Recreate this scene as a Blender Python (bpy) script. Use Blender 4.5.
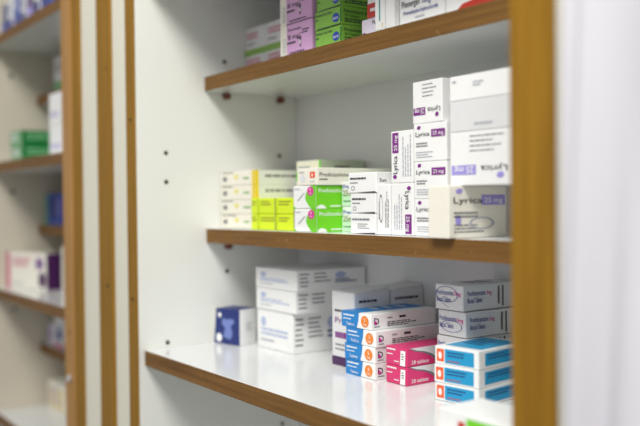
import bpy, bmesh, math, random
from mathutils import Vector, Matrix

# ------------------------------------------------------------------ clear
for o in list(bpy.data.objects):
    bpy.data.objects.remove(o)
scene = bpy.context.scene
COL = scene.collection
random.seed(7)

# ------------------------------------------------------------------ camera
cam_data = bpy.data.cameras.new('camera')
cam = bpy.data.objects.new('camera', cam_data)
COL.objects.link(cam)
TH, PITCH, ROLL, FPX = 0.6188, 0.0133, -0.0103, 849.24
F = Vector((-math.cos(TH) * math.cos(PITCH), math.sin(TH) * math.cos(PITCH), -math.sin(PITCH)))
R0 = Vector((math.sin(TH), math.cos(TH), 0))
U0 = R0.cross(F)
R = R0 * math.cos(ROLL) + U0 * math.sin(ROLL)
U = U0 * math.cos(ROLL) - R0 * math.sin(ROLL)
cam.matrix_world = Matrix(((R.x, U.x, -F.x, 0.9343), (R.y, U.y, -F.y, -0.4007), (R.z, U.z, -F.z, 1.45), (0, 0, 0, 1)))
cam_data.sensor_width = 36.0
cam_data.lens = 36.0 * FPX / 640.0
cam_data.clip_start = 0.02
cam_data.dof.use_dof = True
cam_data.dof.focus_distance = 0.80
cam_data.dof.aperture_fstop = 3.0
scene.camera = cam

# ------------------------------------------------------------------ world, lamps, exposure
world = bpy.data.worlds.new('room_light')
scene.world = world
world.use_nodes = True
bg = world.node_tree.nodes['Background']
bg.inputs[0].default_value = (0.98, 0.98, 0.97, 1)
bg.inputs[1].default_value = 0.55

def area(name, loc, target, sx, sy, power, color):
    l = bpy.data.lights.new(name, 'AREA')
    l.shape = 'RECTANGLE'
    l.size, l.size_y = sx, sy
    l.energy = power
    l.color = color
    o = bpy.data.objects.new(name, l)
    COL.objects.link(o)
    o.location = loc
    o.rotation_euler = (Vector(target) - Vector(loc)).to_track_quat('-Z', 'Y').to_euler()
    return o
area('ceiling_tube_light', (0.95, -0.75, 2.6), (0.2, 0.1, 1.4), 0.9, 0.26, 29, (1.0, 0.985, 0.93))

scene.view_settings.view_transform = 'Standard'
scene.view_settings.look = 'None'
scene.view_settings.gamma = 1
scene.view_settings.use_curve_mapping = False
scene.view_settings.exposure = 0.0

# ------------------------------------------------------------------ materials
def lin(c):
    out = []
    for v in c:
        v /= 255.0
        out.append(v / 12.92 if v <= 0.04045 else ((v + 0.055) / 1.055) ** 2.4)
    return (*out, 1)

MATS = {}
def plain(name, rgb, rough=0.5, var=0.04, scale=60):
    """a flat colour with a faint mottling"""
    if name in MATS:
        return MATS[name]
    m = bpy.data.materials.new(name)
    m.use_nodes = True
    nt = m.node_tree
    b = nt.nodes['Principled BSDF']
    tc = nt.nodes.new('ShaderNodeTexCoord')
    n = nt.nodes.new('ShaderNodeTexNoise')
    n.inputs['Scale'].default_value = scale
    n.inputs['Detail'].default_value = 3
    mix = nt.nodes.new('ShaderNodeMix')
    mix.data_type = 'RGBA'
    c = lin(rgb)
    mix.inputs[6].default_value = tuple(v * (1 - var) for v in c[:3]) + (1,)
    mix.inputs[7].default_value = tuple(min(1, v * (1 + var)) for v in c[:3]) + (1,)
    nt.links.new(tc.outputs['Object'], n.inputs['Vector'])
    nt.links.new(n.outputs['Fac'], mix.inputs[0])
    nt.links.new(mix.outputs[2], b.inputs['Base Color'])
    b.inputs['Roughness'].default_value = rough
    MATS[name] = m
    return m

def wood(name, dark, light, stretch, rough=0.6, worn=0.0):
    m = bpy.data.materials.new(name)
    m.use_nodes = True
    nt = m.node_tree
    b = nt.nodes['Principled BSDF']
    tc = nt.nodes.new('ShaderNodeTexCoord')
    mp = nt.nodes.new('ShaderNodeMapping')
    mp.inputs['Scale'].default_value = stretch
    n = nt.nodes.new('ShaderNodeTexNoise')
    n.inputs['Scale'].default_value = 1.0
    n.inputs['Detail'].default_value = 6
    n.inputs['Roughness'].default_value = 0.6
    ramp = nt.nodes.new('ShaderNodeValToRGB')
    ramp.color_ramp.elements[0].position = 0.3
    ramp.color_ramp.elements[0].color = lin(dark)
    ramp.color_ramp.elements[1].position = 0.7
    ramp.color_ramp.elements[1].color = lin(light)
    nt.links.new(tc.outputs['Object'], mp.inputs['Vector'])
    nt.links.new(mp.outputs['Vector'], n.inputs['Vector'])
    nt.links.new(n.outputs['Fac'], ramp.inputs['Fac'])
    col = ramp.outputs['Color']
    if worn:
        n2 = nt.nodes.new('ShaderNodeTexNoise')
        n2.inputs['Scale'].default_value = 160
        n2.inputs['Detail'].default_value = 8
        r2 = nt.nodes.new('ShaderNodeValToRGB')
        r2.color_ramp.elements[0].position = 0.66
        r2.color_ramp.elements[0].color = (0, 0, 0, 1)
        r2.color_ramp.elements[1].position = 0.80
        r2.color_ramp.elements[1].color = (worn, worn, worn, 1)
        mx = nt.nodes.new('ShaderNodeMix')
        mx.data_type = 'RGBA'
        mx.inputs[7].default_value = lin((205, 170, 115))
        nt.links.new(tc.outputs['Object'], n2.inputs['Vector'])
        nt.links.new(n2.outputs['Fac'], r2.inputs['Fac'])
        nt.links.new(r2.outputs['Color'], mx.inputs[0])
        nt.links.new(col, mx.inputs[6])
        col = mx.outputs[2]
    nt.links.new(col, b.inputs['Base Color'])
    bump = nt.nodes.new('ShaderNodeBump')
    bump.inputs['Strength'].default_value = 0.15
    bump.inputs['Distance'].default_value = 0.0005
    nt.links.new(n.outputs['Fac'], bump.inputs['Height'])
    nt.links.new(bump.outputs['Normal'], b.inputs['Normal'])
    b.inputs['Roughness'].default_value = rough
    b.inputs['Specular IOR Level'].default_value = 0.25
    return m

WOOD_V = wood('oak_upright', (124, 86, 12), (158, 116, 28), (260, 260, 7))
WOOD_V2 = wood('pale_oak_upright', (158, 114, 60), (184, 140, 84), (260, 260, 7))
WOOD_H = wood('oak_shelf_edge', (98, 67, 28), (134, 96, 48), (7, 260, 260), worn=0.5)
LAM = plain('white_laminate', (230, 231, 226), 0.35, 0.015, 8)
LAM_SH = plain('glossy_white_shelf', (228, 230, 230), 0.14, 0.015, 8)
LAM_C = plain('cream_laminate', (206, 198, 182), 0.4, 0.02, 8)
FILL = plain('cream_white_filler', (226, 223, 208), 0.5, 0.02, 10)
HOLE = plain('dark_hole', (40, 34, 26), 0.9)
PIN = plain('brown_shelf_pin', (110, 52, 30), 0.5)
STEEL = plain('steel', (225, 228, 235), 0.3)
STEEL.node_tree.nodes['Principled BSDF'].inputs['Metallic'].default_value = 0.9

def card(name, rgb):
    return plain('print_' + name, rgb, 0.42, 0.03, 120)
WHITE = card('white', (240, 240, 240))
CREAM = card('cream', (238, 234, 222))
GREYW = card('grey_white', (222, 222, 224))
INK = card('ink', (44, 42, 52))
GREYINK = card('grey_ink', (120, 120, 126))
PALEINK = card('pale_ink', (176, 178, 188))
NAVY = card('navy', (30, 52, 140))
BLUE = card('blue', (24, 128, 202))
SKY = card('sky_blue', (20, 150, 200))
DKBLUE = card('dark_blue', (26, 44, 112))
ROYAL = card('royal', (30, 70, 175))
GREEN = card('green', (112, 205, 24))
LIME = card('lime', (134, 192, 70))
DKGREEN = card('dark_green', (16, 112, 50))
PALEGREEN = card('pale_green', (205, 232, 205))
NEON = card('neon_yellow', (216, 238, 8))
YELLOW = card('yellow', (236, 206, 40))
OLIVE = card('olive', (120, 118, 20))
MAGENTA = card('magenta', (214, 30, 150))
PINK = card('pink', (212, 50, 112))
ROSE = card('rose', (205, 110, 140))
LILAC = card('lilac', (218, 168, 216))
PALELILAC = card('pale_lilac', (226, 216, 232))
PURPLE = card('purple', (122, 30, 130))
DKPURPLE = card('dark_purple', (70, 26, 84))
VIOLET = card('violet', (158, 148, 220))
ORANGE = card('orange', (238, 132, 32))
VERM = card('vermilion', (232, 96, 50))
RED = card('red', (190, 48, 34))
TEAL = card('teal', (60, 150, 150))
BROWNINK = card('brown_ink', (110, 100, 92))

# ------------------------------------------------------------------ mesh helpers
def link(name, mesh, mat, parent=None):
    o = bpy.data.objects.new(name, mesh)
    if mat:
        mesh.materials.append(mat)
    COL.objects.link(o)
    if parent:
        o.parent = parent
    return o

def bm_box(bm, x0, x1, y0, y1, z0, z1):
    vs = [bm.verts.new(p) for p in ((x0, y0, z0), (x1, y0, z0), (x1, y1, z0), (x0, y1, z0),
                                    (x0, y0, z1), (x1, y0, z1), (x1, y1, z1), (x0, y1, z1))]
    for f in ((0, 3, 2, 1), (4, 5, 6, 7), (0, 1, 5, 4), (1, 2, 6, 5), (2, 3, 7, 6), (3, 0, 4, 7)):
        bm.faces.new([vs[i] for i in f])

def block(name, x0, x1, y0, y1, z0, z1, mat, parent=None, bevel=0.0006, seg=1):
    bm = bmesh.new()
    bm_box(bm, x0, x1, y0, y1, z0, z1)
    if bevel:
        bmesh.ops.bevel(bm, geom=bm.edges[:], offset=bevel, segments=seg, profile=0.6, affect='EDGES')
    me = bpy.data.meshes.new(name)
    bm.to_mesh(me)
    bm.free()
    return link(name, me, mat, parent)

def tube_mesh(name, axis, r0, r1, length, segs=14, inner=None):
    """a short turned piece along an axis ('X' or 'Y'), rounded at its far end"""
    bm = bmesh.new()
    prof = [(0, r0), (length * 0.8, r1), (length, r1 * 0.8), (length, 0.0001)]
    rings = []
    for (h, r) in prof:
        ring = []
        for k in range(segs):
            a = 2 * math.pi * k / segs
            c, s = r * math.cos(a), r * math.sin(a)
            ring.append(bm.verts.new((h, c, s) if axis == 'X' else (c, -h, s)))
        rings.append(ring)
    for a, b in zip(rings, rings[1:]):
        for k in range(segs):
            bm.faces.new((a[k], a[(k + 1) % segs], b[(k + 1) % segs], b[k]))
    bm.faces.new(rings[0])
    bm.faces.new(rings[-1])
    bmesh.ops.recalc_face_normals(bm, faces=bm.faces[:])
    me = bpy.data.meshes.new(name)
    bm.to_mesh(me)
    bm.free()
    return me

def empty(name, loc=(0, 0, 0), label=None, cat=None, group=None):
    o = bpy.data.objects.new(name, None)
    COL.objects.link(o)
    o.location = loc
    o.empty_display_size = 0.02
    tag(o, label, cat, group)
    return o

def tag(o, label=None, cat=None, group=None, kind=None):
    if label: o['label'] = label
    if cat: o['category'] = cat
    if group: o['group'] = group
    if kind: o['kind'] = kind
    return o

# ------------------------------------------------------------------ the room
Y2 = 0.2274          # inner face of the cabinet backs
YF = 0.0             # front of the uprights
Y1 = 0.0922          # front of the shallow shelves
YB = 0.009           # front of the deep shelves
ZLO, ZHI = 0.0, 2.25
fl = block('floor', -3.0, 3.5, -3.5, 0.262, -0.05, 0.0, plain('grey_vinyl_floor', (150, 146, 138), 0.4, 0.08, 20), bevel=0)
tag(fl, kind='structure')
wb = block('wall_back', -3.0, 3.5, 0.262, 0.32, 0.0, 2.9, plain('painted_wall', (226, 222, 210), 0.7, 0.03, 6), bevel=0)
tag(wb, kind='structure')

# ------------------------------------------------------------------ cabinets
PIN_ME = tube_mesh('shelf_pin', 'X', 0.0042, 0.0042, 0.009)
def hole(parent, x, y, z, r=0.0026):
    """a drilled pin hole: a shallow ring with a dark cup"""
    key = 'pin_hole_%d' % int(r * 1e5)
    me = bpy.data.meshes.get(key)
    if me is None:
        bm = bmesh.new()
        segs = 12
        prof = [(0.0000, r * 1.05), (0.0005, r * 1.0), (0.0005, r * 0.85), (0.0002, r * 0.75), (0.0002, 0.0001)]
        rings = [[bm.verts.new((h, q * math.cos(2 * math.pi * k / segs), q * math.sin(2 * math.pi * k / segs)))
                  for k in range(segs)] for (h, q) in prof]
        for a, b in zip(rings, rings[1:]):
            for k in range(segs):
                bm.faces.new((a[k], a[(k + 1) % segs], b[(k + 1) % segs], b[k]))
        bmesh.ops.recalc_face_normals(bm, faces=bm.faces[:])
        me = bpy.data.meshes.new(key)
        bm.to_mesh(me)
        bm.free()
        me.materials.append(HOLE)
    o = bpy.data.objects.new('pin_hole', me)
    COL.objects.link(o)
    o.parent = parent
    o.location = (x, y, z)
    return o

def front_hole(parent, x, z, y=YF, r=0.0028, mat=None):
    o = hole(parent, x, y, z, r)
    o.rotation_euler = (0, 0, -math.pi / 2)
    return o

def shelf(parent, x0, x1, yf, ztop, mat=None, th=0.018):
    s = block('shelf', x0, x1, yf + 0.0012, Y2, ztop - th, ztop, mat or LAM_SH, parent, 0.0004)
    block('edge_strip', x0, x1, yf, yf + 0.0012, ztop - th + 0.0002, ztop - 0.0002, WOOD_H, s, 0.0003)
    return s

def pins(parent, x, ztop_under, ys):
    for y in ys:
        p = bpy.data.objects.new('shelf_pin', PIN_ME)
        if not PIN_ME.materials:
            PIN_ME.materials.append(PIN)
        COL.objects.link(p)
        p.parent = parent
        p.location = (x, y, ztop_under - 0.0045)

XR = 0.5745
main = empty('shelf_cabinet', (0, 0, 0), 'white open cabinet with wide wood edged shelves full of pill packs, beside white curtain', 'cabinet')
sp = block('side_panel', -0.0255, 0, 0.002, Y2, ZLO, ZHI, LAM, main, 0.0004)
block('edge_strip', -0.0259, 0.0, YF, 0.002, ZLO, ZHI, WOOD_V, sp, 0.0005)
for (y, z) in ((0.0393, 1.5101), (0.0393, 1.4755), (0.0385, 1.2832), (0.1205, 1.6259), (0.1205, 1.3645), (0.2005, 1.5103), (0.2005, 1.1595)):
    hole(sp, 0, y, z)
front_hole(sp, -0.0125, 1.337, r=0.0022)
front_hole(sp, -0.0125, 1.549, r=0.0020)
block('filler_panel', -0.0731, -0.0259, 0.003, 0.012, ZLO, ZHI, FILL, main, 0.0004)
bt = block('batten', -0.1117, -0.0733, 0.0, 0.012, ZLO, ZHI, WOOD_V, main, 0.0005)
front_hole(bt, -0.0905, 1.347, r=0.0024)
front_hole(bt, -0.0870, 1.620, r=0.0013)
block('back_panel', -0.0255, XR + 0.034, Y2, Y2 + 0.01, ZLO, ZHI, plain('back_laminate', (216, 217, 218), 0.4, 0.015, 8), main, 0)
rp = block('side_panel', XR + 0.0002, XR + 0.0345, 0.002, Y2, ZLO, ZHI, LAM, main, 0.0004)
block('edge_strip', XR, XR + 0.0345, YF, 0.002, ZLO, ZHI, WOOD_V, rp, 0.0005)
block('filler_panel', XR + 0.0347, XR + 0.082, 0.003, 0.012, ZLO, ZHI, FILL, main, 0.0004)
block('batten', XR + 0.0822, XR + 0.125, 0.0, 0.012, ZLO, ZHI, WOOD_V, main, 0.0005)
ZT, ZM, ZB = 1.6049, 1.4186, 1.2768
shelf(main, 0.0002, XR - 0.0002, Y1, ZT)
shelf(main, 0.0002, XR - 0.0002, Y1, ZM)
shelf(main, 0.0002, XR - 0.0002, YB, ZB)
shelf(main, 0.0002, XR - 0.0002, YB, 1.728)
shelf(main, 0.0002, XR - 0.0002, YB, 1.98)
shelf(main, 0.0002, XR - 0.0002, YB, 0.93)
block('top_panel', -0.0255, XR + 0.034, 0.0, Y2 + 0.01, ZHI + 0.0002, ZHI + 0.018, LAM, main, 0.0005)
for zu in (ZT - 0.018, ZM - 0.018):
    pins(main, 0.0003, zu, (0.121, 0.2005))

XL0, XL1 = -0.667, -0.2488
left = empty('shelf_cabinet', (0, 0, 0), 'narrower open cabinet with small step shelves between its deep shelves and a steel screw', 'cabinet')
lp = block('side_panel', XL0 - 0.026, XL0, 0.002, Y2, ZLO, ZHI, LAM_C, left, 0.0004)
block('edge_strip', XL0 - 0.026, XL0, YF, 0.002, ZLO, ZHI, WOOD_V, lp, 0.0005)
for z in (1.687, 1.474, 1.258):
    hole(lp, XL0, 0.046, z, 0.0035)
block('back_panel', XL0 - 0.026, -0.1835, Y2, Y2 + 0.01, ZLO, ZHI, LAM_C, left, 0)
rp2 = block('side_panel', XL1, -0.2113, 0.004, Y2, ZLO, ZHI, LAM_C, left, 0.0004)
block('edge_strip', XL1, -0.2112, -0.002, 0.004, ZLO, ZHI, WOOD_V2, rp2, 0.0008)
block('frame_strip', -0.2111, -0.1819, 0.0, 0.012, ZLO, ZHI, WOOD_V, left, 0.0005)
block('filler_panel', -0.1818, -0.1198, 0.003, 0.012, ZLO, ZHI, FILL, left, 0.0004)
block('batten', -0.1196, -0.1122, 0.0, 0.012, ZLO, ZHI, WOOD_V, left, 0.0005)
sc = link('screw', tube_mesh('screw', 'Y', 0.0055, 0.0055, 0.004), STEEL, left)
sc.location = (-0.2275, -0.002, 1.208)
front_hole(left, -0.2275, 1.272, y=-0.002, r=0.002)
for z in (1.7495, 1.5260, 1.3005, 1.0747):
    shelf(left, XL0 + 0.0002, XL1 - 0.0002, YB, z)
block('top_panel', XL0 - 0.026, -0.1835, 0.0, Y2 + 0.01, ZHI + 0.0002, ZHI + 0.018, LAM_C, left, 0.0005)
for z in (1.6515, 1.4125, 1.1915):
    shelf(left, XL0 + 0.0002, XL1 - 0.0002, Y1, z)

# ------------------------------------------------------------------ cartons
TEXT_CACHE = {}
def text_geo(s):
    """outline mesh of a word, scaled to a unit-high capital, starting at x = 0"""
    if s in TEXT_CACHE:
        return TEXT_CACHE[s]
    cu = bpy.data.curves.new('word', 'FONT')
    cu.body = s
    cu.resolution_u = 2
    cu.offset = 0.006
    ob = bpy.data.objects.new('word', cu)
    COL.objects.link(ob)
    bpy.context.view_layer.update()
    dg = bpy.context.evaluated_depsgraph_get()
    me = bpy.data.meshes.new_from_object(ob.evaluated_get(dg))
    vs = [(v.co.x, v.co.y) for v in me.vertices]
    fs = [tuple(p.vertices) for p in me.polygons]
    bpy.data.objects.remove(ob)
    bpy.data.curves.remove(cu)
    bpy.data.meshes.remove(me)
    x0 = min(v[0] for v in vs); x1 = max(v[0] for v in vs)
    vs = [((x - x0) / 0.7, y / 0.7) for x, y in vs]
    TEXT_CACHE[s] = (vs, fs, (x1 - x0) / 0.7)
    return TEXT_CACHE[s]

class Carton:
    """A folded card carton. (x, y) is its right front bottom corner; faces: F front, R right side, T top."""
    def __init__(self, name, label, group, x, y, z, w, d, h, yaw=0.0, mat=None, flap=True, skew=0.0, cat='medicine box'):
        self.w, self.d, self.h = w, d, h
        hw, hd = w / 2, d / 2
        bm = bmesh.new()
        bm_box(bm, -hw, hw, -hd, hd, 0, h)
        if skew:
            for v in bm.verts:
                if v.co.x < 0 and v.co.z < h / 2:
                    v.co.x -= skew
        bmesh.ops.bevel(bm, geom=bm.edges[:], offset=min(0.0007, h * 0.05), segments=2, profile=0.5, affect='EDGES')
        me = bpy.data.meshes.new(name)
        bm.to_mesh(me)
        bm.free()
        self.o = link(name, me, mat or WHITE)
        a = math.radians(yaw)
        c, s = math.cos(a), math.sin(a)
        self.o.location = (x + (-hw * c - hd * s), y + (-hw * s + hd * c), z)
        self.o.rotation_euler = (0, 0, a)
        tag(self.o, label, cat, group)
        self.base = {'F': 0.00015, 'R': 0.00015, 'T': 0.00015}
        if flap:
            fm = block('end_flap', -hw + 0.0009, hw - 0.0009, -hd - 0.00025, -hd, 0.0006, h - 0.0007, mat or WHITE, self.o, 0.0001)
            self.base['F'] = 0.0004
    def pt(self, face, a, b, off):
        if face == 'F':
            return (-self.w / 2 + a * self.w, -self.d / 2 - off, b * self.h)
        if face == 'R':
            return (self.w / 2 + off, -self.d / 2 + a * self.d, b * self.h)
        return (-self.w / 2 + a * self.w, -self.d / 2 + b * self.d, self.h + off)
    def size(self, face):
        return {'F': (self.w, self.h), 'R': (self.d, self.h), 'T': (self.w, self.d)}[face]
    def add(self, name, face, vs, fs, mat, layer):
        off = self.base[face] + layer * 0.00012
        me = bpy.data.meshes.new(name)
        me.from_pydata([self.pt(face, a, b, off) for a, b in vs], [], fs)
        me.update()
        return link(name, me, mat, self.o)
    def rect(self, face, a0, a1, b0, b1, mat, layer=0, name='printed_panel'):
        return self.add(name, face, [(a0, b0), (a1, b0), (a1, b1), (a0, b1)], [(0, 1, 2, 3)], mat, layer)
    def poly(self, face, pts, mat, layer=0, name='printed_panel'):
        return self.add(name, face, pts, [tuple(range(len(pts)))], mat, layer)
    def disc(self, face, a, b, ra, rb, mat, layer=1, name='printed_mark', tilt=0.0):
        pts = []
        for k in range(20):
            t = 2 * math.pi * k / 20
            x, y = ra * math.cos(t), rb * math.sin(t)
            pts.append((a + x * math.cos(tilt) - y * math.sin(tilt), b + x * math.sin(tilt) + y * math.cos(tilt)))
        return self.poly(face, pts, mat, layer, name)
    def ring(self, face, a, b, ra, rb, mat, t=0.12, layer=3, name='pen_loop', tail=None):
        vs, fs, n = [], [], 24
        for k in range(n):
            an = 2 * math.pi * k / n
            for q in (1, 1 - t):
                vs.append((a + ra * q * math.cos(an), b + rb * q * math.sin(an)))
        for k in range(n):
            j = (k + 1) % n
            fs.append((2 * k, 2 * j, 2 * j + 1, 2 * k + 1))
        if tail:
            (x0, y0, x1, y1, w) = tail
            i = len(vs)
            vs += [(x0, y0), (x0 + w, y0), (x1 + w, y1), (x1, y1)]
            fs.append((i, i + 1, i + 2, i + 3))
        return self.add(name, face, vs, fs, mat, layer)
    def text(self, face, s, a, b, h, mat, wfrac=None, rot=0, layer=2, name='lettering'):
        """baseline starts at (a, b); h is the capital height and wfrac the length, in fractions of the face"""
        vs, fs, L = text_geo(s)
        FW, FH = self.size(face)
        if rot in (0, 180):
            sy = h; sx = (wfrac / L) if wfrac else h * FH / FW
        else:
            sy = h; sx = (wfrac / L) if wfrac else h * FW / FH
        out = []
        for x, y in vs:
            if rot == 0: out.append((a + x * sx, b + y * sy))
            elif rot == 180: out.append((a - x * sx, b - y * sy))
            elif rot == 90: out.append((a - y * sy, b + x * sx))
            else: out.append((a + y * sy, b - x * sx))
        return self.add(name, face, out, fs, mat, layer)
    def lines(self, face, a0, a1, b0, b1, n, mat, fill=0.45, layer=1, seed=0, vertical=False, name='small_print'):
        """n rows of fine print, each row broken into word-long dashes"""
        rnd = random.Random(seed + int(a0 * 100) + n)
        vs, fs = [], []
        span0, span1 = (b0, b1) if not vertical else (a0, a1)
        run0, run1 = (a0, a1) if not vertical else (b0, b1)
        step = (span1 - span0) / n
        for i in range(n):
            y1 = span1 - i * step
            y0 = y1 - step * fill
            x = run0
            end = run0 + (run1 - run0) * rnd.uniform(0.6, 1.0)
            while x < end:
                L = (run1 - run0) * rnd.uniform(0.05, 0.16)
                e = min(x + L, end)
                k = len(vs)
                q = [(x, y0), (e, y0), (e, y1), (x, y1)]
                if vertical:
                    q = [(p[1], p[0]) for p in q]
                vs += q
                fs.append((k, k + 1, k + 2, k + 3))
                x = e + (run1 - run0) * 0.022
        return self.add(name, face, vs, fs, mat, layer)

G = 0.0002   # air between stacked cartons

# ================================================================== LOWER SHELF
ZS = ZB + G
c = Carton('medicine_box', 'dark blue and white carton leaning beside the tall white cartons', None, 0.0456, 0.112, ZS, 0.0385, 0.030, 0.0435, 18, WHITE, True, 0.004)
c.poly('F', [(-0.10, 0.02), (1, 0.0), (1, 1), (0.0, 1)], DKBLUE)
c.poly('F', [(0.30, 0.22), (0.58, 0.14), (0.70, 0.30), (0.62, 0.52), (0.80, 0.66), (0.66, 0.74), (0.44, 0.70), (0.28, 0.74), (0.24, 0.58), (0.38, 0.46)], card('mid_blue', (110, 128, 190)), 1, 'printed_mark')
c.disc('F', 0.12, 0.18, 0.12, 0.12, WHITE, 2)
c.disc('F', 0.16, 0.82, 0.07, 0.07, WHITE, 2)
c.rect('T', 0, 1, 0, 1, DKBLUE)
c.lines('R', 0.35, 0.8, 0.35, 0.6, 3, PALEINK, 0.4)

def white_big(label, x, y, z, w, d, h, yaw, seed):
    c = Carton('medicine_box', label, 'three big white cartons in a stack', x, y, z, w, d, h, yaw, WHITE)
    c.disc('F', 0.2, 0.68, 0.07, 0.12, card('faint_blue', (176, 188, 222)), 1)
    c.lines('F', 0.12, 0.88, 0.30, 0.52, 2, card('faint_blue', (176, 188, 222)), 0.55, seed=seed)
    c.lines('F', 0.12, 0.5, 0.14, 0.24, 1, PALEINK, 0.5, seed=seed + 1)
    n = 6 if h > 0.03 else 4
    c.lines('R', 0.04, 0.20, 0.10, 0.86, n, GREYINK, 0.36, seed=seed)
    c.lines('R', 0.24, 0.48, 0.30, 0.86, n - 1, GREYINK, 0.36, seed=seed + 3)
    c.disc('R', 0.62, 0.70, 0.08, 0.16, card('faint_blue', (176, 188, 222)), 1)
    c.lines('R', 0.54, 0.86, 0.28, 0.52, 2, card('slate_ink', (90, 100, 150)), 0.6, seed=seed + 2)
    return c
white_big('large white carton, twice as thick, lowest under two flatter ones', 0.1334, 0.130, ZS, 0.0771, 0.09, 0.0464, 0, 1)
white_big('flat white carton in the middle between two other large white cartons', 0.1431, 0.128, ZS + 0.0464 + G, 0.0851, 0.095, 0.0255, 0, 11)
white_big('flat white carton topmost on the three large white cartons', 0.1475, 0.127, ZS + 0.0719 + 2 * G, 0.0884, 0.098, 0.0232, 0, 21)

def tall_purple(label, x, y, z, w, d, h, seed):
    c = Carton('medicine_box', label, 'tall white cartons with purple foot', x, y, z, w, d, h, 0, GREYW)
    c.rect('F', 0, 1, 0.01, 0.13, DKPURPLE)
    c.rect('R', 0, 1, 0.01, 0.13, DKPURPLE)
    c.lines('F', 0.14, 0.95, 0.70, 0.76, 1, INK, 0.5, seed=seed)
    c.text('F', 'Pro', 0.15, 0.58, 0.075, PURPLE, 0.5)
    c.lines('F', 0.15, 0.9, 0.36, 0.46, 1, PURPLE, 0.8, seed=seed + 2)
    c.lines('F', 0.15, 0.9, 0.18, 0.30, 2, GREYINK, 0.35, seed=seed + 3)
    c.lines('R', 0.12, 0.9, 0.82, 0.90, 1, INK, 0.4, seed=seed + 5)
    c.lines('R', 0.12, 0.75, 0.60, 0.78, 2, GREYINK, 0.4, seed=seed + 6)
    # tuck lid, slightly raised at the hinge
    hw, hd = w / 2, d / 2
    bm = bmesh.new()
    pts = [(-hw + 0.001, -hd + 0.001, h + 0.0002), (hw - 0.001, -hd + 0.001, h + 0.0002), (hw - 0.001, hd - 0.001, h + 0.0002), (-hw + 0.001, hd - 0.001, h + 0.0002)]
    top = [(p[0], p[1], h + (0.0005 if p[1] < 0 else 0.0035)) for p in pts]
    v = [bm.verts.new(p) for p in pts + top]
    for f in ((0, 3, 2, 1), (4, 5, 6, 7), (0, 1, 5, 4), (1, 2, 6, 5), (2, 3, 7, 6), (3, 0, 4, 7)):
        bm.faces.new([v[i] for i in f])
    me = bpy.data.meshes.new('tuck_lid')
    bm.to_mesh(me); bm.free()
    link('tuck_lid', me, GREYW, c.o)
tall_purple('tall white carton with purple foot behind the stacked blue and orange packs', 0.2462, 0.1315, ZS, 0.0390, 0.047, 0.0785, 3)
tall_purple('tall white carton standing against the cabinet back, behind another tall white carton', 0.2462, 0.1805, ZS, 0.0390, 0.046, 0.0785, 8)

def blue_pack(label, x, y, z, w, d, h, yaw, seed):
    c = Carton('medicine_box', label, 'blue ended packs with orange dot', x, y, z, w, d, h, yaw, WHITE)
    c.poly('F', [(0, 0), (0.52, 0), (0.58, 0.5), (0.60, 1), (0, 1)], BLUE)
    c.lines('F', 0.06, 0.52, 0.62, 0.82, 1, WHITE, 0.5, seed=seed)
    c.lines('F', 0.06, 0.45, 0.45, 0.56, 1, WHITE, 0.6, seed=seed + 1)
    c.text('F', 'Tablets', 0.16, 0.14, 0.17, WHITE, 0.28)
    c.disc('F', 0.80, 0.5, 0.13, 0.36, ORANGE, 1)
    c.text('F', '5', 0.775, 0.5, 0.22, WHITE, 0.05)
    c.text('F', 'mg', 0.75, 0.28, 0.14, WHITE, 0.1)
    c.text('R', 'D', 0.04, 0.34, 0.42, DKPURPLE, 0.075)
    c.disc('R', 0.062, 0.46, 0.018, 0.11, MAGENTA, 3)
    c.lines('R', 0.04, 0.15, 0.12, 0.24, 1, GREYINK, 0.6, seed=seed + 2)
    c.lines('R', 0.24, 0.36, 0.64, 0.74, 1, GREYINK, 0.8, seed=seed + 3)
    c.rect('R', 0.42, 0.52, 0.64, 0.78, INK, 1, 'small_print')
    c.lines('R', 0.24, 0.76, 0.12, 0.46, 3, INK, 0.5, seed=seed + 4)
    c.poly('T', [(0, 0), (0.60, 0), (0.66, 1), (0, 1)], BLUE)
    c.lines('T', 0.1, 0.5, 0.2, 0.8, 3, WHITE, 0.3, seed=seed + 5)
hb = 0.0156
for i, (lab, x) in enumerate((('lowest of four white packs with blue ends and orange dots', 0.2987),
                              ('second from the bottom of four white packs with blue ends and orange dots', 0.2990),
                              ('third from the bottom of four white packs with blue ends and orange dots', 0.3004),
                              ('topmost of four white packs with blue ends, set back left of those below', 0.2936))):
    blue_pack(lab, x, 0.115, ZS + i * (hb + G), 0.0468, 0.085, hb, (-1, 0.5, -0.5, 0)[i], 30 + i * 7)

def pink_pack(label, x, y, z, seed):
    c = Carton('medicine_box', label, 'pink tablet packs', x, y, z, 0.0297, 0.075, 0.0174, 1, PINK)
    c.lines('F', 0.06, 0.62, 0.70, 0.90, 1, WHITE, 0.45, seed=seed)
    c.lines('F', 0.06, 0.40, 0.50, 0.62, 1, WHITE, 0.5, seed=seed + 1)
    c.lines('F', 0.40, 0.64, 0.16, 0.26, 1, WHITE, 0.6, seed=seed + 2)
    c.poly('F', [(0.68, 0.04), (0.92, 0.04), (0.94, 0.86), (0.72, 0.86)], WHITE, 1, 'white_label')
    c.lines('F', 0.76, 0.88, 0.3, 0.7, 3, INK, 0.4, layer=2, seed=seed + 3)
    c.poly('R', [(0.03, 1.0), (0.14, 0.80), (0.26, 0.70), (0.38, 0.52), (0.48, 0.24), (0.56, 0.0), (1, 0), (1, 1)], GREYINK, 0)
    c.poly('R', [(0.05, 1.0), (0.16, 0.85), (0.29, 0.76), (0.42, 0.58), (0.52, 0.28), (0.60, 0.0), (1, 0), (1, 1)], GREYW, 1)
    c.text('R', '28 tablets', 0.07, 0.14, 0.20, WHITE, 0.29)
    return c
pink_pack('lower pink pack with white label strip on its end', 0.3381, 0.1215, ZS, 3)
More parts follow.
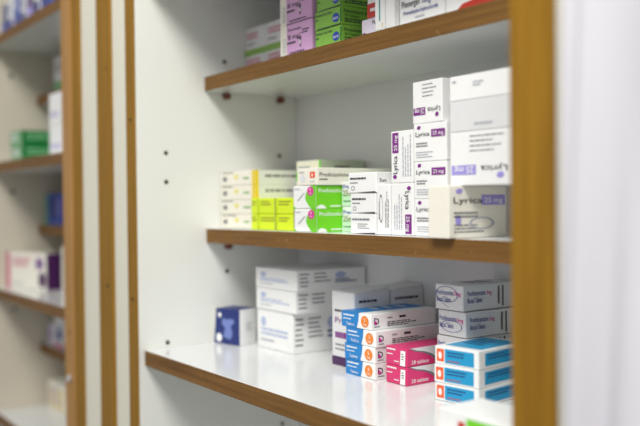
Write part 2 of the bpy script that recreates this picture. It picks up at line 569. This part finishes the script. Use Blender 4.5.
pink_pack('upper pink pack lying on an identical pink pack', 0.3383, 0.1215, ZS + 0.0174 + G, 9)

def buccal(label, x, z, yaw, loop, seed):
    c = Carton('medicine_box', label, 'white packs with blue lettering and pen loops', x, 0.150, z, 0.0365, 0.072, 0.0232, yaw, GREYW)
    for face, a, wd in (('F', 0.06, 0.62), ('R', 0.07, 0.32)):
        c.text(face, 'Prochlorperazine', a, 0.60, 0.20, NAVY, wd)
        c.text(face, '3mg', a + wd + 0.02, 0.60, 0.17, MAGENTA, 0.22 if face == 'F' else 0.09)
        c.text(face, 'Buccal Tablets', a, 0.32, 0.20, NAVY, wd * 0.82)
    if loop == 1:
        c.ring('F', 0.42, 0.62, 0.40, 0.32, NAVY, 0.05, tail=(0.12, 0.36, 0.5, 0.10, 0.02))
    elif loop == 2:
        c.ring('F', 0.5, 0.40, 0.38, 0.24, NAVY, 0.06)
    c.lines('R', 0.62, 0.66, 0.1, 0.9, 1, BROWNINK, 0.9, seed=seed)
    c.rect('R', 0.70, 0.73, 0.08, 0.92, BROWNINK, 1, 'small_print')
    c.lines('T', 0.1, 0.8, 0.3, 0.7, 3, NAVY, 0.4, seed=seed)
hp = 0.0237
buccal('white pack with blue lettering on the shelf board under three similar ones', 0.3845, ZS, 0, 0, 3)
buccal('white pack with blue lettering half hidden behind small turquoise boxes', 0.3852, ZS + hp + G, 0, 0, 4)
buccal('white pack with blue lettering and a low pen loop, second from top', 0.3865, ZS + 2 * (hp + G), -1, 2, 5)
buccal('topmost white pack with blue lettering and a wide pen loop', 0.3835, ZS + 3 * (hp + G), 0, 1, 6)

def turquoise(label, x, z, yaw, seed):
    c = Carton('medicine_box', label, 'white packs with turquoise panels', x, 0.113, z, 0.0470, 0.070, 0.0156, yaw, WHITE)
    c.rect('F', 0.05, 0.22, 0.16, 0.86, VERM)
    c.disc('F', 0.13, 0.5, 0.04, 0.2, WHITE, 1)
    c.rect('F', 0.24, 0.90, 0.10, 0.88, SKY)
    c.lines('F', 0.30, 0.80, 0.40, 0.74, 2, DKBLUE, 0.45, seed=seed)
    c.lines('F', 0.30, 0.66, 0.18, 0.26, 1, RED, 0.7, seed=seed + 1)
    c.rect('R', 0.12, 0.92, 0.14, 0.84, SKY)
    c.lines('R', 0.18, 0.7, 0.40, 0.72, 2, DKBLUE, 0.45, seed=seed + 2)
    c.rect('T', 0.10, 0.92, 0.12, 0.90, SKY)
    c.lines('T', 0.2, 0.8, 0.3, 0.7, 3, DKBLUE, 0.4, seed=seed)
turquoise('lowest white pack with turquoise panel and orange square', 0.4375, ZS, 7, 1)
turquoise('middle white pack of three with turquoise panels and orange squares', 0.4375, ZS + 0.0158, 8, 5)
turquoise('topmost white pack of three with turquoise panels and orange squares', 0.4378, ZS + 0.0316, 7, 9)

c = Carton('medicine_box', 'low white carton with green band near the shelf front edge', None, 0.562, 0.030, ZS, 0.085, 0.045, 0.0215, 0, WHITE)
c.rect('F', 0.34, 1, 0.0, 0.86, GREEN)
c.rect('F', 0.24, 0.32, 0.1, 0.7, RED)
c.rect('R', 0.0, 1, 0.0, 0.80, GREEN)

# ================================================================== MIDDLE SHELF
ZS = ZM + G
for i, lab in enumerate(('lowest of four white packs beside the small neon yellow boxes',
                         'second from the bottom of four white packs beside the neon yellow boxes',
                         'third from the bottom of four white packs, just above the neon yellow boxes',
                         'topmost of four white packs beside the neon yellow boxes')):
    h = 0.0171
    c = Carton('medicine_box', lab, 'white packs with yellow edge', 0.0843, 0.112, ZS + i * (h + G), 0.0820, 0.100, h, 0, CREAM)
    c.rect('F', 0.08, 0.20, 0.30, 0.62, GREYINK, 1, 'printed_mark')
    c.lines('F', 0.05, 0.5, 0.80, 0.94, 1, INK, 0.5, seed=i)
    c.disc('F', 0.48, 0.60, 0.07, 0.18, card('soft_yellow', (232, 222, 140)), 1)
    c.lines('F', 0.68, 0.9, 0.34, 0.56, 1, card('soft_green', (150, 190, 130)), 0.7, seed=i + 4)
    c.rect('F', 0.92, 1.0, 0, 1, YELLOW if i > 1 else CREAM, 0)
    c.rect('R', 0.05, 1.0, 0, 1, GREYW)  # greyer side, not print: colour painted in to offset yellow bounced light
    c.rect('R', 0.0, 0.05, 0, 1, YELLOW)
    c.lines('R', 0.14, 0.85, 0.40, 0.7, 1, GREYINK, 0.6, seed=i + 9)

neon_cols = ((0.1012, 0.0160), (0.1386, 0.0355), (0.1765, 0.0355))
names3 = ('beside the white packs with yellow edges', 'between two others of its row', 'beside the green and white packs')
for r in range(2):
    for k, (x, w) in enumerate(neon_cols):
        c = Carton('medicine_box', ('upper' if r else 'lower') + ' small neon yellow box ' + names3[k], 'small neon yellow boxes',
                   x, 0.106, ZS + r * 0.0181, w, 0.05, 0.0178, 0, NEON)
        c.lines('F', 0.12, 0.9, 0.45, 0.8, 2, OLIVE, 0.4, seed=r * 3 + k)
        c.rect('F', 0.95, 1.0, 0.02, 0.98, BROWNINK, 0, 'dark_edge')

def pred_green(label, x, z, yaw):
    c = Carton('medicine_box', label, 'green and white packs', x, 0.100, z, 0.0414, 0.100, 0.0238, yaw, WHITE)
    pts = [(1, 0), (1, 1)] + [(0.80 - 0.26 * math.sin(math.pi * t / 10), 1 - t / 10) for t in range(0, 11)]
    c.poly('F', pts, GREEN)
    c.poly('F', [(0.0, 0.0), (0.14, 0.0), (0.0, 0.14)], GREEN, 1)
    c.disc('F', 0.78, 0.76, 0.14, 0.20, MAGENTA, 2)
    c.text('F', '5', 0.745, 0.78, 0.10, WHITE, 0.06, layer=3)
    c.text('F', 'mg', 0.72, 0.66, 0.07, WHITE, 0.11, layer=3)
    c.lines('F', 0.06, 0.4, 0.80, 0.88, 1, PALEINK, 0.6)
    c.poly('F', [(0.18, 0.36), (0.22, 0.32), (0.52, 0.66), (0.48, 0.70)], PALEINK, 1, 'printed_mark')
    c.rect('R', 0, 1, 0, 1, GREEN)
    c.text('R', 'Prednisolone', 0.03, 0.70, 0.18, WHITE, 0.34)
    c.poly('R', [(0.0, 0.0), (0.13, 0.0), (0.11, 0.12), (0.065, 0.18), (0.02, 0.12)], WHITE, 1)
    c.lines('R', 0.18, 0.34, 0.06, 0.14, 1, WHITE, 0.8)
pred_green('lower green and white pack with a magenta oval on its end', 0.2255, ZS, 0)
pred_green('upper green and white pack with a magenta oval, under a white pack', 0.2243, ZS + 0.0241, 0)
c = Carton('medicine_box', 'white pack with an orange square lying on two green packs', None, 0.2264, 0.100, ZS + 0.0482, 0.0360, 0.105, 0.0180, 0, CREAM)
c.rect('F', 0.66, 0.92, 0.42, 0.78, VERM)
c.text('F', '1', 0.76, 0.50, 0.18, WHITE, 0.05)
c.disc('F', 0.30, 0.4, 0.14, 0.22, GREYW, 1)
c.lines('F', 0.12, 0.5, 0.66, 0.8, 1, PALEINK, 0.6)
c.lines('F', 0.68, 0.9, 0.14, 0.24, 1, PALEINK, 0.6)
c.text('R', 'Prednisolone', 0.03, 0.50, 0.24, BROWNINK, 0.36)
c.lines('R', 0.03, 0.17, 0.26, 0.38, 1, BROWNINK, 0.7)
c = Carton('medicine_box', 'pale pack with a green stripe standing at the back behind the green packs', None, 0.150, 0.160, ZS, 0.0500, 0.062, 0.0790, 0, CREAM)
c.lines('F', 0.1, 0.7, 0.86, 0.92, 1, PALEINK, 0.6)
c.rect('F', 0.92, 1.0, 0.0, 1, GREEN)
c.rect('F', 0.0, 0.09, 0.7, 0.85, GREEN)
c.rect('R', 0.0, 1, 0.0, 1, card('grey_green', (196, 208, 186)))
c.lines('R', 0.3, 0.9, 0.84, 0.92, 1, GREYINK, 0.6)

def mint(label, z, seed):
    c = Carton('medicine_box', label, 'mint packs', 0.2750, 0.132, z, 0.0484, 0.07, 0.0260, 0, WHITE)
    c.poly('F', [(0, 0), (1, 0), (1, 0.42), (0, 0.52)], PALEGREEN)
    c.text('F', 'Prednisolone', 0.05, 0.70, 0.16, ROYAL, 0.85)
    c.text('F', '25mg', 0.04, 0.40, 0.24, OLIVE, 0.42)
    c.lines('F', 0.05, 0.6, 0.12, 0.22, 1, DKGREEN, 0.5, seed=seed)
    c.rect('T', 0, 1, 0, 1, PALEGREEN)
mint('lower mint and white pack wedged behind the plain white packs', ZS, 1)
mint('upper mint and white pack wedged behind the plain white packs', ZS + 0.0264, 5)

def plain_white(label, x, z, w, h, yaw, seed, bold=True):
    c = Carton('medicine_box', label, 'plain white packs with black print', x, 0.105, z, w, 0.06, h, yaw, WHITE)
    c.lines('F', 0.08, 0.92, 0.64, 0.76, 1, INK if bold else GREYINK, 0.8, seed=seed)
    if bold:
        c.lines('F', 0.08, 0.4, 0.46, 0.53, 1, GREYINK, 0.8, seed=seed + 1)
        c.ring('F', 0.18, 0.24, 0.07, 0.11, GREYINK, 0.25, layer=1, name='printed_mark')
    else:
        c.lines('F', 0.3, 0.85, 0.2, 0.5, 3, GREYINK, 0.35, seed=seed + 2)
    c.text('R', 'Sun', 0.06, 0.52, 0.17, INK, 0.14)
    # open slit under the tuck flap
    c.poly('F', [(0.2, 0.015), (0.98, 0.01), (0.98, 0.07), (0.6, 0.05)], INK, 2, 'flap_gap')
plain_white('lowest of three plain white packs with small black print', 0.3146, ZS, 0.0389, 0.0194, 0, 1, False)
plain_white('middle of three plain white packs with small black print', 0.3149, ZS + 0.0197, 0.0392, 0.0192, 0, 5)
plain_white('topmost of three plain white packs with small black print', 0.3160, ZS + 0.0392, 0.0425, 0.0196, 1, 9)
c = Carton('medicine_box', 'slim upright white pack with sideways print and pen scribble', None, 0.3352, 0.105, ZS, 0.0188, 0.024, 0.0468, 0, WHITE, False)
c.lines('F', 0.58, 0.92, 0.14, 0.92, 3, GREYINK, 0.4, vertical=True)
c.ring('F', 0.34, 0.52, 0.14, 0.28, INK, 0.10)
c.lines('F', 0.12, 0.2, 0.3, 0.8, 1, INK, 0.5, vertical=True)

def violet_pack(label, x, y, z, w, d, h, face='F', rot=0, pale=False, yaw=0, mirror=False, grp='white packs with purple dose band', plainface=False, mat=None, q=1.0):
    c = Carton('medicine_box', label, grp, x, y, z, w, d, h, yaw, mat or WHITE, False)
    band, word = (VIOLET if pale else PURPLE), INK
    if plainface:
        return c
    if rot == 0:
        c.disc(face, 0.17, 0.90, 0.06, 0.05, band, 1, tilt=0.5)
        c.text(face, 'Lyrica', 0.07, 0.67, 0.115, word, 0.43 * q)
        c.rect(face, 0.55, 0.97, 0.63, 0.83, band, 1)
        c.text(face, '25 mg', 0.60, 0.68, 0.10, WHITE, 0.32)
        c.lines(face, 0.08, 0.5, 0.36, 0.50, 2, GREYINK, 0.55, seed=int(z * 1e4))
        c.lines(face, 0.08, 0.62, 0.07, 0.26, 3, PALEINK if not pale else GREYINK, 0.45, seed=int(z * 1e4) + 3)
        if pale:
            c.disc(face, 0.15, 0.34, 0.05, 0.10, VIOLET, 1)
    elif rot == 180:
        c.disc(face, 0.83, 0.18, 0.06, 0.055, band, 1, tilt=0.5)
        c.text(face, 'Lyrica', 0.94, 0.35, 0.11, word, 0.42 * q, rot=180)
        c.rect(face, 0.03, 0.44, 0.20, 0.38, band, 1)
        c.text(face, '25 mg', 0.40, 0.35, 0.12, WHITE, 0.32, rot=180)
        c.lines(face, 0.34, 0.92, 0.56, 0.92, 4, GREYINK, 0.26, seed=int(z * 1e4))
    elif rot == 90:      # reads upwards
        c.disc(face, 0.18, 0.12, 0.09, 0.04, band, 1)
        c.text(face, 'Lyrica', 0.30, 0.18, 0.20, word, 0.34, rot=90)
        c.rect(face, 0.07, 0.36, 0.58, 0.97, band, 1)
        c.text(face, '25 mg', 0.30, 0.62, 0.15, WHITE, 0.30, rot=90)
        c.lines(face, 0.48, 0.94, 0.12, 0.92, 4, PALEINK, 0.4, vertical=True)
    else:                # reads downwards
        c.disc(face, 0.82, 0.90, 0.09, 0.04, band, 1)
        c.text(face, 'Lyrica', 0.66, 0.84, 0.20, word, 0.34, rot=270)
        c.rect(face, 0.64, 0.93, 0.03, 0.40, band, 1)
        c.text(face, '25 mg', 0.70, 0.37, 0.15, WHITE, 0.30, rot=270)
        c.lines(face, 0.08, 0.50, 0.10, 0.90, 4, PALEINK, 0.4, vertical=True)
    return c
violet_pack('lower upright white pack, purple band at its foot, words running down', 0.3661, 0.106, ZS, 0.0300, 0.022, 0.0472, rot=270)
violet_pack('upper upright white pack, purple band at its head, words running up', 0.3656, 0.106, ZS + 0.0475, 0.0298, 0.022, 0.0472, rot=90, yaw=-1)
hP = 0.0326
violet_pack('lowest flat white pack with purple band in the stack of four', 0.4078, 0.107, ZS, 0.0410, 0.022, hP)
violet_pack('second flat white pack with purple band, under two others', 0.4078, 0.107, ZS + hP + G, 0.0410, 0.022, hP)
violet_pack('third flat white pack with purple band, directly under the upside-down one', 0.4078, 0.107, ZS + 2 * (hP + G), 0.0414, 0.022, hP + 0.0006)
violet_pack('upside-down white pack with purple band on top of its stack', 0.4030, 0.107, ZS + 3 * (hP + G) + 0.0008, 0.0390, 0.022, 0.0372, rot=180, yaw=-2)
# larger packs behind the near post
c = violet_pack('lowest cream pack with a violet band, carrying larger white packs', 0.4330, 0.0850, ZS, 0.0248, 0.068, 0.0430, face='R', pale=True, mat=CREAM, grp='large packs with violet dose band', q=1.15)
c.ring('R', 0.55, 0.28, 0.22, 0.12, PALEINK, 0.2)
violet_pack('cream pack at the cabinet back holding up the larger white packs', 0.505, 0.190, ZS, 0.060, 0.028, 0.0430, pale=True, mat=CREAM, grp='large packs with violet dose band')
c = violet_pack('large upside-down white pack with violet band above the cream pack', 0.4865, 0.100, ZS + 0.0432, 0.0670, 0.118, 0.0440, rot=180, pale=True, grp='large packs with violet dose band', mat=WHITE)
c = violet_pack('plain white pack face above the large upside-down pack', 0.4865, 0.100, ZS + 0.0874, 0.0670, 0.108, 0.0255, plainface=True, grp='large packs with violet dose band', mat=GREYW)
c.lines('F', 0.42, 0.88, 0.16, 0.26, 1, PALEINK, 0.8)
c = violet_pack('flattest white pack on top of the large packs', 0.4865, 0.100, ZS + 0.1131, 0.0670, 0.108, 0.0205, plainface=True, grp='large packs with violet dose band', mat=WHITE)
c.lines('F', 0.40, 0.60, 0.45, 0.70, 2, PALEINK, 0.6)
c.lines('F', 0.05, 0.12, 0.70, 0.82, 1, PALEINK, 0.8)

# ================================================================== UPPER SHELF
ZS = ZT + G
for r in range(2):
    for k in range(2):
        h = 0.0315
        c = Carton('medicine_box', ('upper ' if r else 'lower ') + ('pale pack with green stripe beside the cabinet side panel' if k == 0 else 'pale pack with green stripe beside the lilac packs'),
                   'pale packs with green stripe', 0.0515 + k * 0.0512, 0.150, ZS + r * (h + G), 0.0505, 0.055, h, 0, GREYW)
        c.rect('F', 0, 1, 0.0, 0.15, card('leaf', (140, 180, 90))) if r else c.rect('F', 0, 1, 0.9, 1.0, card('leaf', (140, 180, 90)))
        c.lines('F', 0.1, 0.85, 0.50, 0.78, 2, ROSE, 0.55, seed=r + 2 * k)
        c.lines('F', 0.1, 0.55, 0.26, 0.38, 1, GREYINK, 0.5, seed=r)
for r in range(2):
    h = 0.0332
    c = Carton('medicine_box', ('upper' if r else 'lower') + ' lilac pack with a white spine and black arrow', 'lilac packs with arrow',
               0.2236, 0.098, ZS + r * (h + G), 0.0590, 0.06, h, 0, LILAC)
    c.rect('F', 0, 0.21, 0, 1, CREAM)
    c.lines('F', 0.06, 0.17, 0.08, 0.8, 2, PALEINK, 0.5, vertical=True)
    c.text('F', 'Fycompa', 0.26, 0.76, 0.085, INK, 0.42)
    c.text('F', '8 mg', 0.25, 0.50, 0.15, INK, 0.36)
    c.lines('F', 0.22, 0.50, 0.34, 0.42, 1, INK, 0.8, seed=r)
    c.lines('F', 0.70, 0.92, 0.56, 0.72, 2, INK, 0.5, seed=r + 2)
    c.poly('F', [(0.60, 0.46), (0.68, 0.46), (0.64, 0.56)], INK, 1, 'printed_arrow')
    c.poly('F', [(0.62, 0.20), (0.66, 0.20), (0.66, 0.46), (0.62, 0.46)], INK, 1, 'printed_arrow')
    c.disc('F', 0.64, 0.34, 0.016, 0.07, WHITE, 2)
    c.lines('F', 0.30, 0.98, 0.03, 0.09, 1, INK, 0.7, seed=r + 8)
    c.rect('F', 0.20, 1.0, 0.975, 1.0, INK, 1, 'flap_gap')
    c.lines('F', 0.62, 0.7, 0.60, 0.63, 1, INK, 0.8, seed=r + 8)
lime_lab = ('lowest lime green pack with a blue round logo', 'middle lime green pack with a blue round logo', 'topmost lime green pack of the stack of three')
for r in range(3):
    h = 0.0181
    c = Carton('medicine_box', lime_lab[r], 'lime green packs', 0.2709, 0.100, ZS + r * (h + G), 0.0445, 0.07, h, (0, 0.5, -2)[r], LIME)
    c.text('F', 'Perindopril 2mg Tablets', 0.04, 0.72, 0.14, INK, 0.62)
    c.lines('F', 0.04, 0.16, 0.48, 0.58, 1, INK, 0.7)
    c.disc('F', 0.80, 0.42, 0.13, 0.25, ROYAL, 1)
    c.text('F', 'acc', 0.70, 0.34, 0.18, WHITE, 0.20)
    c.rect('F', 0.1, 1.0, 0.0, 0.05, INK, 2, 'flap_gap')
    c.rect('F', 0.96, 1.0, 0.1, 0.9, DKGREEN, 1, 'flap_gap')
    c.text('R', 'Perindopril 2mg', 0.04, 0.66, 0.17, INK, 0.50)
    c.text('R', '30 Tablets', 0.05, 0.44, 0.13, INK, 0.26)
    c.lines('R', 0.05, 0.62, 0.10, 0.34, 2, INK, 0.55, seed=r)
c = Carton('medicine_box', 'low pale lilac pack lying under the red and white pack', None, 0.3385, 0.103, ZS, 0.0400, 0.06, 0.0165, 0, PALELILAC)
c.text('F', 'Perampanel', 0.42, 0.62, 0.24, DKPURPLE, 0.56)
c.lines('F', 0.04, 0.2, 0.12, 0.24, 1, DKPURPLE, 0.6)
c = Carton('medicine_box', 'red and white pack lying on the pale lilac pack', None, 0.3475, 0.103, ZS + 0.0168, 0.0400, 0.06, 0.024, 0, WHITE)
c.rect('F', 0, 1, 0.0, 0.55, RED)
c.lines('F', 0.12, 0.5, 0.2, 0.36, 1, WHITE, 0.8)
c.rect('R', 0, 1, 0, 0.55, RED)
c = Carton('medicine_box', 'narrow upright white pack with a teal stripe at the shelf edge', None, 0.3566, 0.094, ZS, 0.0260, 0.008, 0.052, 2, WHITE, False)
c.rect('F', 0.22, 0.28, 0.16, 0.98, TEAL, 1)
c.rect('F', 0.55, 0.57, 0.0, 1, PALEINK, 1, 'fold_line')
c.rect('F', 0.36, 0.42, 0.05, 0.12, card('straw', (222, 205, 150)), 1)
c = Carton('medicine_box', 'white pack with bold blue-black name beside the narrow upright pack', None, 0.4150, 0.100, ZS, 0.0580, 0.06, 0.034, 0, WHITE)
c.text('F', 'Phenergan', 0.06, 0.46, 0.17, INK, 0.40)
c.text('F', '10mg', 0.52, 0.46, 0.17, NAVY, 0.18)
c.text('F', 'Promethazine', 0.10, 0.26, 0.11, NAVY, 0.36)
c.text('F', 'Hydrochloride', 0.48, 0.26, 0.11, NAVY, 0.38)
c.lines('F', 0.36, 0.6, 0.1, 0.17, 1, PALEINK, 0.7)
c = Carton('medicine_box', 'white pack with a red foot next to the post end of the top shelf', None, 0.4720, 0.100, ZS, 0.0560, 0.06, 0.034, 0, WHITE)
c.poly('F', [(0.20, 0), (1, 0), (1, 0.30), (0.34, 0.16)], RED)
c.lines('F', 0.1, 0.8, 0.5, 0.8, 2, GREYINK, 0.5)

# ================================================================== THE NARROWER CABINET
ZS = 1.7495 + G
cols = [DKBLUE, WHITE, ROYAL, GREYW, DKPURPLE, WHITE, DKBLUE, NAVY]
labs = ['dark blue slim carton beside the side panel', 'white slim carton between dark blue and bright blue ones', 'bright blue slim carton between two pale ones',
        'grey-white slim carton beside a dark purple one', 'dark purple slim carton between pale ones', 'white slim carton between dark purple and dark blue ones',
        'dark blue slim carton beside a navy one', 'navy slim carton last of the row by the pale wood strip']
x = -0.628
for i in range(8):
    c = Carton('medicine_box', labs[i] + ' on the high shelf', 'slim blue and white cartons in a row', x, 0.030, ZS, 0.034, 0.09, 0.060 + 0.006 * (i % 3), 0, cols[i])
    c.rect('F', 0.08, 0.92, 0.06, 0.44, (ROYAL, NAVY, NAVY, DKBLUE, VIOLET, DKBLUE, NAVY, ROYAL)[i])
    c.lines('F', 0.2, 0.8, 0.5, 0.85, 3, (WHITE, ROYAL, WHITE, NAVY, VIOLET, DKBLUE, WHITE, WHITE)[i], 0.5, seed=i)
    x += 0.0375
ZS = 1.5260 + G
for r in range(2):
    h = 0.0258
    c = Carton('medicine_box', ('upper' if r else 'lower') + ' dark green carton with pale green end', 'dark green cartons', -0.5500, 0.030, ZS + r * (h + G), 0.0600, 0.085, h, (0, 2)[r], DKGREEN)
    c.rect('F', 0, 1, 0, 1, card('mid_green', (110, 170, 118)))
    c.lines('F', 0.1, 0.9, 0.2, 0.8, 2, WHITE, 0.5, seed=r)
    c.lines('R', 0.1, 0.9, 0.3, 0.8, 2, card('light_green', (140, 200, 150)), 0.4, seed=r)
    c.rect('T', 0, 1, 0, 1, card('mid_green', (110, 170, 118)))
for r in range(2):
    c = Carton('medicine_box', ('upper' if r else 'lower') + ' plain white carton beside the dark green cartons', 'white cartons by the green ones', -0.345, 0.040, ZS + r * 0.0502, 0.088, 0.05, 0.050, 0, WHITE)
    c.lines('F', 0.1, 0.7, 0.2, 0.4, 2, VIOLET, 0.5, seed=r)
c = Carton('medicine_box', 'white and green carton on the highest step shelf', None, -0.520, 0.100, 1.6515 + G, 0.070, 0.06, 0.060, 0, GREYW)
c.rect('F', 0, 1, 0.05, 0.30, card('mid_green', (110, 170, 118)))
c.lines('F', 0.1, 0.8, 0.5, 0.8, 2, GREYINK, 0.5)
ZS = 1.4125 + G
c = Carton('medicine_box', 'bright blue carton with a green edge on the middle step shelf', None, -0.560, 0.102, ZS, 0.098, 0.07, 0.056, 0, ROYAL)
c.rect('F', 0, 0.16, 0, 1, card('mid_green', (110, 170, 118)))
c.rect('F', 0.34, 0.62, 0.2, 0.9, DKBLUE)
c.lines('F', 0.66, 0.95, 0.3, 0.8, 3, VIOLET, 0.5)
ZS = 1.3005 + G
c = Carton('medicine_box', 'wide white carton with pink edge and dark purple flower print', None, -0.536, 0.064, ZS, 0.124, 0.03, 0.064, 16, CREAM)
c.rect('F', 0, 0.10, 0, 1, ROSE)
c.lines('F', 0.16, 0.72, 0.58, 0.86, 3, ROSE, 0.55)
c.lines('F', 0.14, 0.6, 0.06, 0.2, 2, PALEINK, 0.4)
c.disc('F', 0.90, 0.28, 0.09, 0.22, DKPURPLE, 1)
c.disc('F', 0.84, 0.72, 0.10, 0.18, card('mauve', (150, 118, 168)), 1)
c.disc('F', 0.84, 0.72, 0.04, 0.08, DKPURPLE, 2)
c.rect('R', 0, 1, 0, 1, DKPURPLE)
c = Carton('medicine_box', 'yellow spotted white carton beside the purple flower print', None, -0.400, 0.085, ZS, 0.118, 0.05, 0.076, 0, CREAM)
for (a, b) in ((0.34, 0.72), (0.36, 0.32), (0.75, 0.5)):
    c.disc('F', a, b, 0.15, 0.18, YELLOW, 1)
ZS = 1.1915 + G
c = Carton('medicine_box', 'small white carton with lilac base, outermost on the lowest step shelf', None, -0.612, 0.104, ZS, 0.046, 0.05, 0.036, 0, PALELILAC)
c.lines('F', 0.1, 0.9, 0.2, 0.8, 3, VIOLET, 0.5)
c = Carton('medicine_box', 'white carton with a blue cross print on the lowest step shelf', None, -0.555, 0.100, ZS, 0.054, 0.05, 0.066, 0, GREYW)
c.rect('F', 0.42, 0.62, 0.12, 0.62, ROYAL, 1)
c.rect('F', 0.26, 0.78, 0.28, 0.46, ROYAL, 1)
c.rect('F', 0, 1, 0.0, 0.1, ROSE)
c = Carton('medicine_box', 'grey-green carton on the lowest step shelf beside the blue cross print', None, -0.485, 0.100, ZS, 0.064, 0.05, 0.060, 0, card('sage', (150, 176, 156)))
c.rect('F', 0, 1, 0.6, 1.0, GREYW)
c.lines('F', 0.1, 0.9, 0.1, 0.5, 2, DKGREEN, 0.5)
ZS = 1.0747 + G
c = Carton('medicine_box', 'beige carton with yellow columns on the bottom shelf', None, -0.545, 0.096, ZS, 0.090, 0.06, 0.052, 0, CREAM)
for k in range(3):
    c.rect('F', 0.08 + k * 0.32, 0.26 + k * 0.32, 0.1, 0.85, card('straw2', (226, 200, 120)), 0)
c.lines('F', 0.1, 0.9, 0.2, 0.8, 3, VIOLET, 0.3)

# ================================================================== CURTAIN
def curtain():
    bm = bmesh.new()
    nx, nz = 200, 50
    front, back = [], []
    for j in range(nz + 1):
        z = 0.35 + 1.75 * j / nz
        rf, rb = [], []
        for i in range(nx + 1):
            t = i / nx
            lean = 0.018 * (z - 1.45)
            x = 0.643 + lean + t * 0.42
            ph = math.pi * (t * 9.5 + 0.55 * math.sin(t * 23) + 0.5 * math.sin(z * 2.3 + 0.6) + 0.10 * math.sin(z * 6 + t * 5))
            y = -0.030 - 0.011 * abs(math.sin(ph)) - 0.003 * math.sin(ph * 1.7 + 1.2 + 4 * z) - 0.06 * t
            rf.append(bm.verts.new((x, y, z)))
            rb.append(bm.verts.new((x, y + 0.0012, z)))
        front.append(rf); back.append(rb)
    for j in range(nz):
        for i in range(nx):
            bm.faces.new((front[j][i], front[j][i + 1], front[j + 1][i + 1], front[j + 1][i]))
            bm.faces.new((back[j][i], back[j + 1][i], back[j + 1][i + 1], back[j][i + 1]))
        bm.faces.new((front[j][0], front[j + 1][0], back[j + 1][0], back[j][0]))
        bm.faces.new((front[j][nx], back[j][nx], back[j + 1][nx], front[j + 1][nx]))
    for i in range(nx):
        bm.faces.new((front[0][i], back[0][i], back[0][i + 1], front[0][i + 1]))
        bm.faces.new((front[nz][i], front[nz][i + 1], back[nz][i + 1], back[nz][i]))
    for f in bm.faces:
        f.smooth = True
    me = bpy.data.meshes.new('curtain_cloth')
    bm.to_mesh(me); bm.free()
    root = empty('curtain', (0, 0, 0), 'white cloth curtain hanging in soft folds against the wooden post', 'curtain')
    link('cloth', me, plain('white_cloth', (210, 208, 216), 0.8, 0.02, 40), root)
    rod = block('curtain_rod', 0.60, 1.10, -0.075, -0.055, 2.085, 2.105, STEEL, root, 0.004, 3)
    for x in (0.612, 0.68):
        block('rod_bracket', x - 0.006, x + 0.006, -0.065, -0.003, 2.095, 2.115, STEEL, root, 0.002, 1)
curtain()
